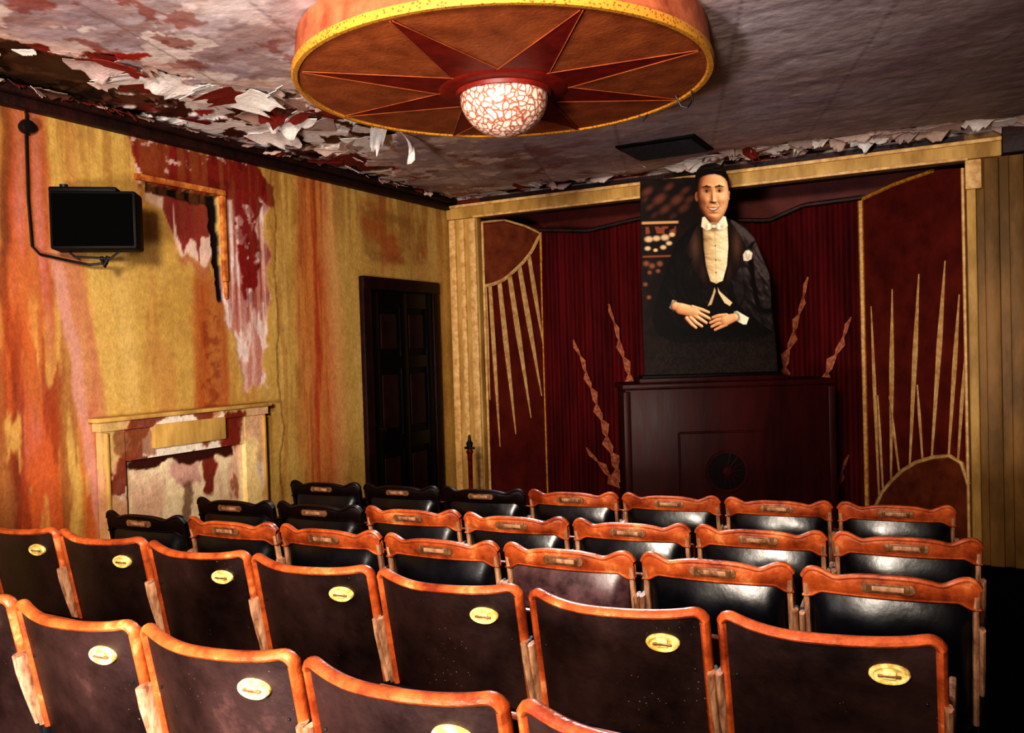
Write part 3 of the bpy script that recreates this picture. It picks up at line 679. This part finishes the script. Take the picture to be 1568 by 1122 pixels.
def paint_man(x,y):
    px=x;py=y
    C=np.tile(A3((24,14,11)),(len(x),1));n=fbm(px*.06,py*.06,3);fn=fbm(px*.35,py*.35,6)
    C=mix(C,.5*sst(.4,.7,n),A3((46,26,18)))
    for (a,b,r,s) in [(-88,282,7,.6),(-70,270,8,.65),(-55,288,6,.5),(-43,268,8,.6),(-62,254,7,.5),(-30,282,6,.4),(-85,258,5,.4),(-33,255,7,.4),(-92,270,4,.3),(-24,268,6,.4),(-50,243,5,.25),(-78,246,5,.25)]:
        C=mix(C,s*ell(px,py,(a,b),r*1.2,r*.7,.8,.6),A3((130,74,56)))
    C=mix(C,band(px,-98,-42,2)*band(py,232,236,1),A3((206,156,106)));C=mix(C,band(px,-98,-46,2)*band(py,217,228,1.5)*sst(.35,.5,vn(px*.2,py*.1,2)),A3((140,76,50)))
    for a,b,r in [(-88,209,5.5),(-76,210,5),(-63,211,5.5),(-52,215,4),(-90,195,4),(-78,192,3),(-66,196,4),(-57,202,4)]: C=mix(C,.9*ell(px,py,(a,b),r*1.1,r*.8,.5),A3((228,194,154)))
    C=mix(C,band(px,-98,-50,2)*band(py,181,184,.8)*.8,A3((150,88,58)))
    for a,b,r in [(-93,172,4),(-84,168,4),(-72,171,4),(-88,158,3),(-75,160,3),(-58,150,4),(-64,139,3),(-95,140,3),(-90,120,3)]: C=mix(C,.6*ell(px,py,(a,b),r,r*.9,.8),A3((176,112,78)))
    suit=[(-8,236),(-30,220),(-46,202),(-58,176),(-68,145),(-80,112),(-86,85),(-78,62),(-50,48),(60,48),(100,60),(104,110),(98,150),(86,180),(76,206),(62,222),(40,238)]
    ms=pm(px,py,suit,2.0)
    def clothH(x,y):
        h=9*fbm(x*.028+3,y*.02,8,4)+26*np.sqrt(np.clip(-np.minimum(sdp(x,y,suit),0)/60,0,1))
        h+=5.5*fbm((x*.8+y*.55)*.09,(y*.8-x*.55)*.022,2,3)*(gs(x,y,82,130,26,55)+gs(x,y,-62,120,26,45))
        h+=6*np.exp(-(capH(x,y,(84,185),(92,110),14,13)/9)**2*(capH(x,y,(84,185),(92,110),14,13)<0))
        return h
    sc=tone(clothH,px,py,.9,1.0)
    C=C*(1-ms[:,None])+ramp(sc+.04*(fn-.5),[(0,(5,3,3)),(.6,(12,8,8)),(.82,(24,17,16)),(.93,(50,40,38)),(1,(92,80,78))])*ms[:,None]
    for a,b in [((-48,176),(-47,112)),((54,170),(58,118)),((58,118),(48,100))]: C=mix(C,.8*seg(px,py,a,b,1.0,1.0,2.5),A3((3,2,2)))
    mlow=band(py,-5,52,14)*band(px,-98,104,5);C=mix(C,mlow*.45*sst(.4,.65,fn),A3((50,42,38)));C=mix(C,.25*mlow,A3((36,29,26)))
    C=mix(C,pm(px,py,[(-8,236),(36,236),(37,190),(30,150),(16,122),(3,150),(-6,190)],1.5),A3((12,8,7)))
    sh=pm(px,py,[(-5,232),(33,232),(34,195),(31,165),(24,142),(14,138),(5,142),(-1,165),(-4,195)],.9)
    ss=tone(lambda x,y:20*np.sqrt(np.clip(1-((x-14)/24)**2,.001,1))+1.2*fbm(x*.05,y*.09,4,3)*3,px,py,.8)
    C=C*(1-sh[:,None])+ramp(ss,[(.3,(120,88,58)),(.6,(196,162,116)),(.85,(236,214,166)),(1,(255,244,212))])*sh[:,None]
    C=mix(C,sh*.55*gs(px,py,12,224,26,4),A3((150,112,78)));C=mix(C,.35*sh*(1-sst(.3,.8,np.abs(px-14))),A3((150,116,78)))
    for b in (196,174,155): C=mix(C,ell(px,py,(14,b),1.1,1.1,.5),A3((96,70,46)))
    for P_,hx in ([(-8,236),(-17,222),(-27,202),(-33,189),(-27,178),(-22,178),(-25,167),(-12,146),(12,117),(9,134),(1,148),(-4,166),(-6,195)],-17),([(36,236),(46,220),(57,202),(63,188),(56,178),(51,179),(54,167),(40,144),(17,117),(20,134),(29,148),(34,166),(36,195)],47):
        m=pm(px,py,P_,.9);C=mix(C,m,A3((30,18,14)));C=mix(C,m*.85*gs(px,py,hx,196,7,22),A3((96,68,52)));C=mix(C,m*.6*gs(px,py,hx*.6+5,158,5,16),A3((70,48,38)))
        for i in range(len(P_)): C=mix(C,.5*seg(px,py,P_[i],P_[i-1],.4,.4,.8),A3((3,2,2)))
    # two small white waistcoat points below the jacket button
    C=mix(C,pm(px,py,[(0,104),(6,106),(13,127),(11,132),(8,122)],.8),A3((206,178,134)));C=mix(C,pm(px,py,[(16,132),(19,126),(38,108),(34,103),(26,108),(17,124)],.8),A3((232,208,164)))
    C=mix(C,pm(px,py,[(56,181),(60,187),(65,188),(71,183),(69,174),(63,171),(57,172)],.8),A3((226,210,186)));C=mix(C,.8*gs(px,py,65,184,3,3),A3((255,250,232)))
    C=mix(C,.6*seg(px,py,(60,184),(63,174),.5,.5,.8),A3((130,108,88)));C=mix(C,.5*seg(px,py,(66,182),(64,174),.5,.5,.8),A3((130,108,88)))
    nk=pm(px,py,[(-1,258),(27,258),(30,232),(-2,232)],1);sn=tone(lambda x,y:16*np.sqrt(np.clip(1-((x-13)/17)**2,.001,1)),px,py)
    C=C*(1-nk[:,None])+ramp(np.clip(sn-.28-.3*sst(232,246,py),0,1),SKIN)*nk[:,None]
    for P_,g in ([(-5,240),(-1,241),(5,233),(12,226),(2,219),(-7,226)],(240,226,192)),([(31,240),(27,241),(21,233),(13,226),(26,219),(34,226)],(252,242,212)):
        C=mix(C,pm(px,py,P_,.8),A3(g));C=mix(C,.5*seg(px,py,P_[2],P_[3],.3,.3,.8),A3((120,90,64)));C=mix(C,.4*seg(px,py,P_[3],P_[4],.3,.3,.8),A3((120,90,64)))
    C=mix(C,.6*ell(px,py,(13,224.5),13,7,.5),A3((110,80,56)))
    bow=np.maximum(pm(px,py,[(2,230),(6,230.5),(11,227.3),(11,224.7),(6,220.5),(2,221),(3.2,225)],.7),pm(px,py,[(24,230),(20,230.5),(14,227.3),(14,224.7),(20,220.5),(24,221),(22.8,225)],.7))
    C=mix(C,bow,A3((250,242,216)));C=mix(C,bow*.5*gs(px,py,9,226,1.5,5),A3((140,108,80)));C=mix(C,bow*.5*gs(px,py,16.5,226,1.5,5),A3((140,108,80)));C=mix(C,ell(px,py,(12.6,226),2.0,2.6,.35),A3((240,226,194)))
    hair=[(-13,284),(-14,296),(-12.5,307),(-8,315),(-1,320),(8,322.5),(18,322),(27,318),(33,311),(36.5,302),(37.5,290),(37,282)]
    C=mix(C,pm(px,py,hair+[(30,270),(-6,270)],1.0),A3((15,9,8)))
    for ex,q in ((-12.6,.55),(37.4,.8)):
        C=mix(C,ell(px,py,(ex,272),2.8,7,.25),ramp(np.array([q]),SKIN)[0]);C=mix(C,.6*ell(px,py,(ex,273),1.0,4,.6),A3((84,46,30)))
    face=[(-10.5,290),(-8,299),(-2,303),(6,305),(16,305.5),(25,303),(31,298.5),(34.5,293),(36,284),(36.3,274),(35.6,262),(33.5,252),(28.5,243),(21,236.4),(12.5,234.2),(4.5,236.4),(-3,243),(-8.2,252),(-10.8,262),(-11.5,274),(-11.3,284)]
    mf=pm(px,py,face,1.0)
    s=tone(headH,px,py,.58);s=.12+.86*s;s=s-.18*sst(.72,1.02,np.hypot((px-14)/25,(py-272)/42))
    s=s*(1-.28*gs(px,py,2.7,280.5,6,3.2)-.24*gs(px,py,22.3,280.5,6,3.2))
    C=C*(1-mf[:,None])+ramp(np.clip(s,0,1),SKIN)*mf[:,None]
    dk=A3((70,36,24))
    for ex,d in ((2.7,1),(22.3,-1)):
        C=mix(C,.75*ell(px,py,(ex,279.3),4.0,1.5,.45),A3((210,182,156)));C=mix(C,.98*ell(px,py,(ex+.2,279.5),2.0,1.8,.4),A3((16,8,6)))
        C=mix(C,.6*ell(px,py,(ex+.9,280.3),.5,.5,.6),A3((255,250,240)))
        C=mix(C,.9*seg(px,py,(ex-4.5,279.2),(ex,281.2),.4,.7,.7),A3((26,12,8)));C=mix(C,.9*seg(px,py,(ex,281.2),(ex+4.5,279.4),.7,.4,.7),A3((26,12,8)))
        C=mix(C,.5*seg(px,py,(ex-3.4,277.4),(ex+3.4,277.5),.3,.3,.8),dk);C=mix(C,.4*seg(px,py,(ex-4,283.2),(ex+4,283.4),.3,.3,.9),dk)
        C=mix(C,.92*seg(px,py,(ex+5.8*d,286.0),(ex,287.4),1.2,1.5,1.1),A3((26,13,9)));C=mix(C,.92*seg(px,py,(ex,287.4),(ex-6.3*d,286.0),1.5,.6,1.1),A3((26,13,9)))
    for nx in (9.7,15.3): C=mix(C,.8*ell(px,py,(nx,262),1.2,.7,.6),A3((50,24,16)))
    C=mix(C,.4*seg(px,py,(8.4,261.4),(16.6,261.4),.4,.4,1.2),dk)
    C=mix(C,.85*pm(px,py,[(3.2,255.4),(8,254.6),(12.5,254.6),(17,254.6),(21.8,255.6),(18,250.4),(12.5,248.4),(7,250.2)],.8),A3((136,66,50)))
    C=mix(C,.95*pm(px,py,[(5.6,254.2),(12.5,253.2),(19.4,254.4),(16.6,251.9),(12.5,251),(8.4,251.7)],.55),A3((242,228,206)))
    C=mix(C,.5*ell(px,py,(3.2,255.4),.9,.9,.8),dk);C=mix(C,.5*ell(px,py,(21.8,255.6),.9,.9,.8),dk)
    C=mix(C,.85*seg(px,py,(-12,298),(-11.8,282),1.5,.5,1.1),A3((14,8,7)));C=mix(C,.85*seg(px,py,(36.6,298),(36.8,282),1.5,.5,1.1),A3((14,8,7)))
    st=fbm(px*.05,py*.9,5,3)
    C=mix(C,.8*sst(.35,.75,st)*gs(px,py,22,314.5,11,2.6),A3((140,116,96)));C=mix(C,.5*sst(.35,.75,st)*gs(px,py,-3,312,6,2.2),A3((110,88,72)))
    C=mix(C,pm(px,py,[(-59,103),(-54,115),(-47,113),(-52,98)],.8),A3((226,212,184)))
    C=mix(C,pm(px,py,[(40,94),(45,95),(63,84),(59,74),(54,74),(40,82)],.8),A3((246,236,208)));C=mix(C,.5*seg(px,py,(46,90),(50,78),.5,.5,1.2),A3((150,124,98)))
    for L in (LH,RH):
        g=handH(L);h=g(px,py);m=sst(-.8,.6,h);ed=1-sst(.0,1.6,h)
        s=np.clip(.12+.88*tone(g,px,py,.75,.4)-.25*ed,0,1)
        C=mix(C,.7*sst(-5,0,h)*(1-m),A3((5,3,3)));C=C*(1-m[:,None])+ramp(s,SKIN)*m[:,None]
    return C*(.93+.14*fn)[:,None],np.zeros(len(x))
S=.00469
pc=paint_grid('man_portrait_cutout',np.arange(-103,110,.55),np.arange(-1,325,.55),lambda u,w,h:np.stack([u*S,h*0,w*S],1),paint_man,'print',keep=lambda u,w:sdp(u,w,OUT)<0)
s=pc.modifiers.new('board','SOLIDIFY');s.thickness=.012;s.offset=-1
r_=V((math.cos(yaw),math.sin(yaw),0));b_=V((-math.sin(yaw),math.cos(yaw),0))
pc.location=CC+r_*(-.105)+b_*(-.09)+V((0,0,zt+.056));pc.rotation_euler=(0,0,yaw)

# ---------------------------------------------------------------- rope post
mb=MB()
mb.lathe([(0,0),(.12,0),(.12,.015),(.04,.035),(.018,.06),(.016,.4),(.02,.74),(.03,.76),(.018,.78)],'redmetal',24)
mb.lathe([(.018,.78),(.022,.8),(.028,.83),(.014,.85),(.01,.89),(0,.9)],'iron',16);mb.box((0,0,.79),(.09,.02,.02),'iron',.004)
mb.obj('rope_barrier_post',(-3.56,5.81,-.12))

# ---------------------------------------------------------------- chairs
tl=math.tan(math.radians(11))
def yb(x,z,zr=.40,cv=.035): return -(z-zr)*tl-cv*(1-(x/.245)**2)
def top_near(x):
    a=abs(x)/.238;z=.830+.028*a**3+.004*math.sin(x*13)
    if abs(x)>.205: z-= .04*(1-math.sqrt(max(0,1-((abs(x)-.205)/.034)**2)))
    return z
def standards(mb,dark=False,zr=.64):
    w='armwood' if not dark else 'shadewood'
    for sx in (-1,1):
        x=sx*.2405
        mb.tube([(x,.0,0.0),(x,.0,.3),(x,yb(.24,.5),.5),(x,yb(.24,.70)-.004,.70)],.0085,'iron',8,ry=.022)
        mb.box((x,.10,.012),(.017,.26,.024),'iron',.006)
        mb.tube([(x,.04,.03),(x,.07,.3),(x,.22,.60)],.008,'iron',6,ry=.016)
        mb.box((x,.10,zr),(.019,.27,.035),w,.008)
        mb.tube([(x,yb(.24,.72)-.02,.70),(x,yb(.24,.66)-.024,.655),(x,yb(.24,.6)-.016,.585),(x,yb(.24,.5)-.012,.50)],[.0092,.0092,.0092,.0075],w,8,ry=.02)
def seat(mb,k):
    def sf(side):
        return lambda u,v:(-.215+.43*u, .06+.05*v+side*(.022+.012*math.sin(math.pi*u)*math.sin(math.pi*v)), .36+.36*v)
    mb.grid(sf(1),10,8,k);mb.grid(sf(-1),10,8,'back')
    mb.box((0,.085,.54),(.44,.03,.37),'wood',.012,rot=Matrix.Rotation(-math.radians(8),4,'X'))
def near_chair(dark=False):
    mb=MB();wd='wood'
    out=lambda x:top_near(x)
    def pf(off): return lambda u,v:((-.236+.472*u), yb(-.236+.472*u,.36+v*(out(-.236+.472*u)-.36))+off-.004, .36+v*(out(-.236+.472*u)-.362))
    mb.grid(pf(-.004),28,16,'back');mb.grid(pf(.010),28,16,'back')
    xs=[-.236+.472*i/60 for i in range(61)]
    path=[(-.235,z) for z in np.linspace(.50,out(-.236)-.003,14)]+[(x,out(x)) for x in xs]+[(.235,z) for z in np.linspace(out(.236)-.003,.50,14)]
    path=[(x*.975,yb(x,z)-.002,z-.006) for x,z in path]
    mb.tube(path,[.0125]*len(path),wd,10,ry=.017,up=(0,1,0))
    mb.box((0,yb(0,.38)-.0,.375),(.44,.02,.04),wd,.006)
    px,pz=.13,.763;py_=yb(px,pz)-.011
    Tn=Matrix.Translation((px,py_,pz))@Matrix.Rotation(math.radians(11),4,'X')@Matrix.Rotation(.13,4,'Z')@Matrix.Rotation(math.pi/2,4,'X')@Matrix.Diagonal((1.15,.64,1,1))
    mb.lathe([(.036,-.006),(.036,.004),(.033,.008),(.029,.008),(.027,.004),(.012,.003),(0,.003)],'brass',28,T=Tn)
    Tb=Matrix.Translation((px,py_-.005,pz))@Matrix.Rotation(.13,4,'Z')
    mb.box((0,0,.0),(.028,.010,.020),'brass',.004,T=Tb);mb.box((0,-.003,-.002),(.046,.006,.006),'dplate',.002,T=Tb)
    for sx in (-1,1): mb.lathe([(.004,0),(.003,.003),(0,.004)],'iron',8,T=Matrix.Translation((sx*.2,yb(.2,.7)-.009,.70))@Matrix.Rotation(math.pi/2,4,'X'))
    standards(mb);seat(mb,'vinyl');return mb.mesh('theater_chair')
def top_far(x):
    a=abs(x)/.236
    z=.828+.016*math.exp(-((a-.86)/.16)**2)+.010*math.exp(-(a/.42)**4)-.006*math.exp(-((a-.6)/.1)**2)
    if abs(x)>.21: z-=.03*(1-math.sqrt(max(0,1-((abs(x)-.21)/.028)**2)))
    return z
def far_chair(name,wd,vy,pl):
    mb=MB()
    def crest(off):
        def g(u,v):
            x=-.236+.472*u;t=top_far(x);a=abs(x)/.236
            bot=.774-.02*sst(.75,.95,np.array([a]))[0]
            z=bot+v*(t-bot);return (x,yb(x,z)+off*(1-.35*abs(2*v-1)**3),z)
        return g
    mb.grid(crest(-.014),40,8,wd);mb.grid(crest(.010),40,8,wd)
    mb.tube([(x,yb(x,top_far(x))-.002,top_far(x)-.002) for x in [-.236+.472*i/50 for i in range(51)]],.009,wd,8,ry=.0125,up=(0,1,0))
    mb.tube([(x,yb(x,.774)-.002,.775-.02*float(sst(.75,.95,abs(x)/.236))) for x in [-.236+.472*i/50 for i in range(51)]],.006,wd,8,ry=.013,up=(0,1,0))
    for sx in (-1,1): mb.tube([(sx*.226,yb(.22,z)-.002,z) for z in np.linspace(.40,.795,12)],.010,wd if wd=='shadewood' else 'armwood',8,ry=.014)
    def pad(u,v):
        x=-.214+.428*u;z=.42+v*(.771-.42)
        eu=min(1,min(u,1-u)*9);ev=min(1,v*7,(1-v)*3.2);e=math.sin(eu*math.pi/2)*math.sin(ev*math.pi/2)
        return (x,yb(x,z)-.004-.036*e-.002*math.sin(x*30+z*14)*e,z)
    mb.grid(pad,36,30,vy)
    mb.grid(lambda u,v:(-.22+.44*u,yb(-.22+.44*u,.40+.39*v)+.006,.40+.385*v),16,4,'back')
    mb.box((0,yb(0,.808)-.016,.806),(.115,.006,.030),pl,.003,rot=Matrix.Rotation(math.radians(11),4,'X'))
    for sx in(-1,1): mb.lathe([(.016,-.002),(.015,.004),(0,.005)],pl,16,T=Matrix.Translation((sx*.057,yb(.05,.806)-.014,.806))@Matrix.Rotation(math.pi/2,4,'X'))
    mb.box((0,yb(0,.806)-.0205,.806),(.085,.002,.015),'armwood',.001,rot=Matrix.Rotation(math.radians(11),4,'X'))
    standards(mb,wd=='shadewood');seat(mb,vy);return mb.mesh(name)
mn=near_chair();mf_=far_chair('padded_theater_chair','wood','vinyl','dplate');md_=far_chair('shaded_theater_chair','shadewood','vinyl','dplate');mbr=far_chair('brown_theater_chair','wood','vinylb','dplate')
def row(xl,yl,xr,yr,n,z,kind):
    a=math.atan2(yr-yl,xr-xl)
    for i in range(n):
        m=kind(i);st=.5
        x=xl+(st*i+.25)*math.cos(a);y=yl+(st*i+.25)*math.sin(a)
        o=bpy.data.objects.new('theater_chair' if m is mn else 'padded_theater_chair',m)
        o.location=(x,y+.09,z+random.uniform(-.003,.003));o.rotation_euler=(0,0,a+random.uniform(-.012,.012));scene.collection.objects.link(o)
row(-3.715,1.33,-.715,1.29,7,0,lambda i:mn)
row(-3.537,1.975,-.539,1.952,7,-.013,lambda i:mn)
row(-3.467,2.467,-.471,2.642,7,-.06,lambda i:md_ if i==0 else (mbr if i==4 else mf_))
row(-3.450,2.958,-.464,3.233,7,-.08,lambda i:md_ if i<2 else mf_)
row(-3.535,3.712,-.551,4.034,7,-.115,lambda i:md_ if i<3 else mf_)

# ---------------------------------------------------------------- lights
def area(name,loc,tgt,size,power,col):
    l=bpy.data.lights.new(name,'AREA');l.size=size;l.energy=power;l.color=col
    o=bpy.data.objects.new(name,l);o.location=loc;o.rotation_euler=(V(tgt)-V(loc)).to_track_quat('-Z','Y').to_euler();scene.collection.objects.link(o);return o
def spot(name,loc,tgt,ang,blend,size,power,col):
    l=bpy.data.lights.new(name,'SPOT');l.energy=power;l.spot_size=math.radians(ang);l.spot_blend=blend;l.shadow_soft_size=size;l.color=col
    o=bpy.data.objects.new(name,l);o.location=loc;o.rotation_euler=(V(tgt)-V(loc)).to_track_quat('-Z','Y').to_euler();scene.collection.objects.link(o)
area('flash_light',(-.3,-.9,2.3),(-2.6,5,1.3),.5,80,(1,.89,.76))
spot('flash_spot',(-.2,-1.0,2.2),(-3.1,4.8,1.95),84,1,.2,820,(1,.88,.74))  # unseen flash beam added as a cone, keeping the near seats darker
area('added_ceiling_fill',(-1.4,-.9,1.0),(-2.8,3.4,2.84),.5,160,(1,.93,.94))  # unseen fill lamp added low behind the camera to brighten the ceiling
spot('row_spot',(-2.2,4.9,2.75),(-1.6,3.0,.6),70,.8,.14,300,(.9,.92,1))
w=bpy.data.worlds.new('world');scene.world=w;w.use_nodes=True;w.node_tree.nodes['Background'].inputs[0].default_value=(.5,.4,.45,1);w.node_tree.nodes['Background'].inputs[1].default_value=.03
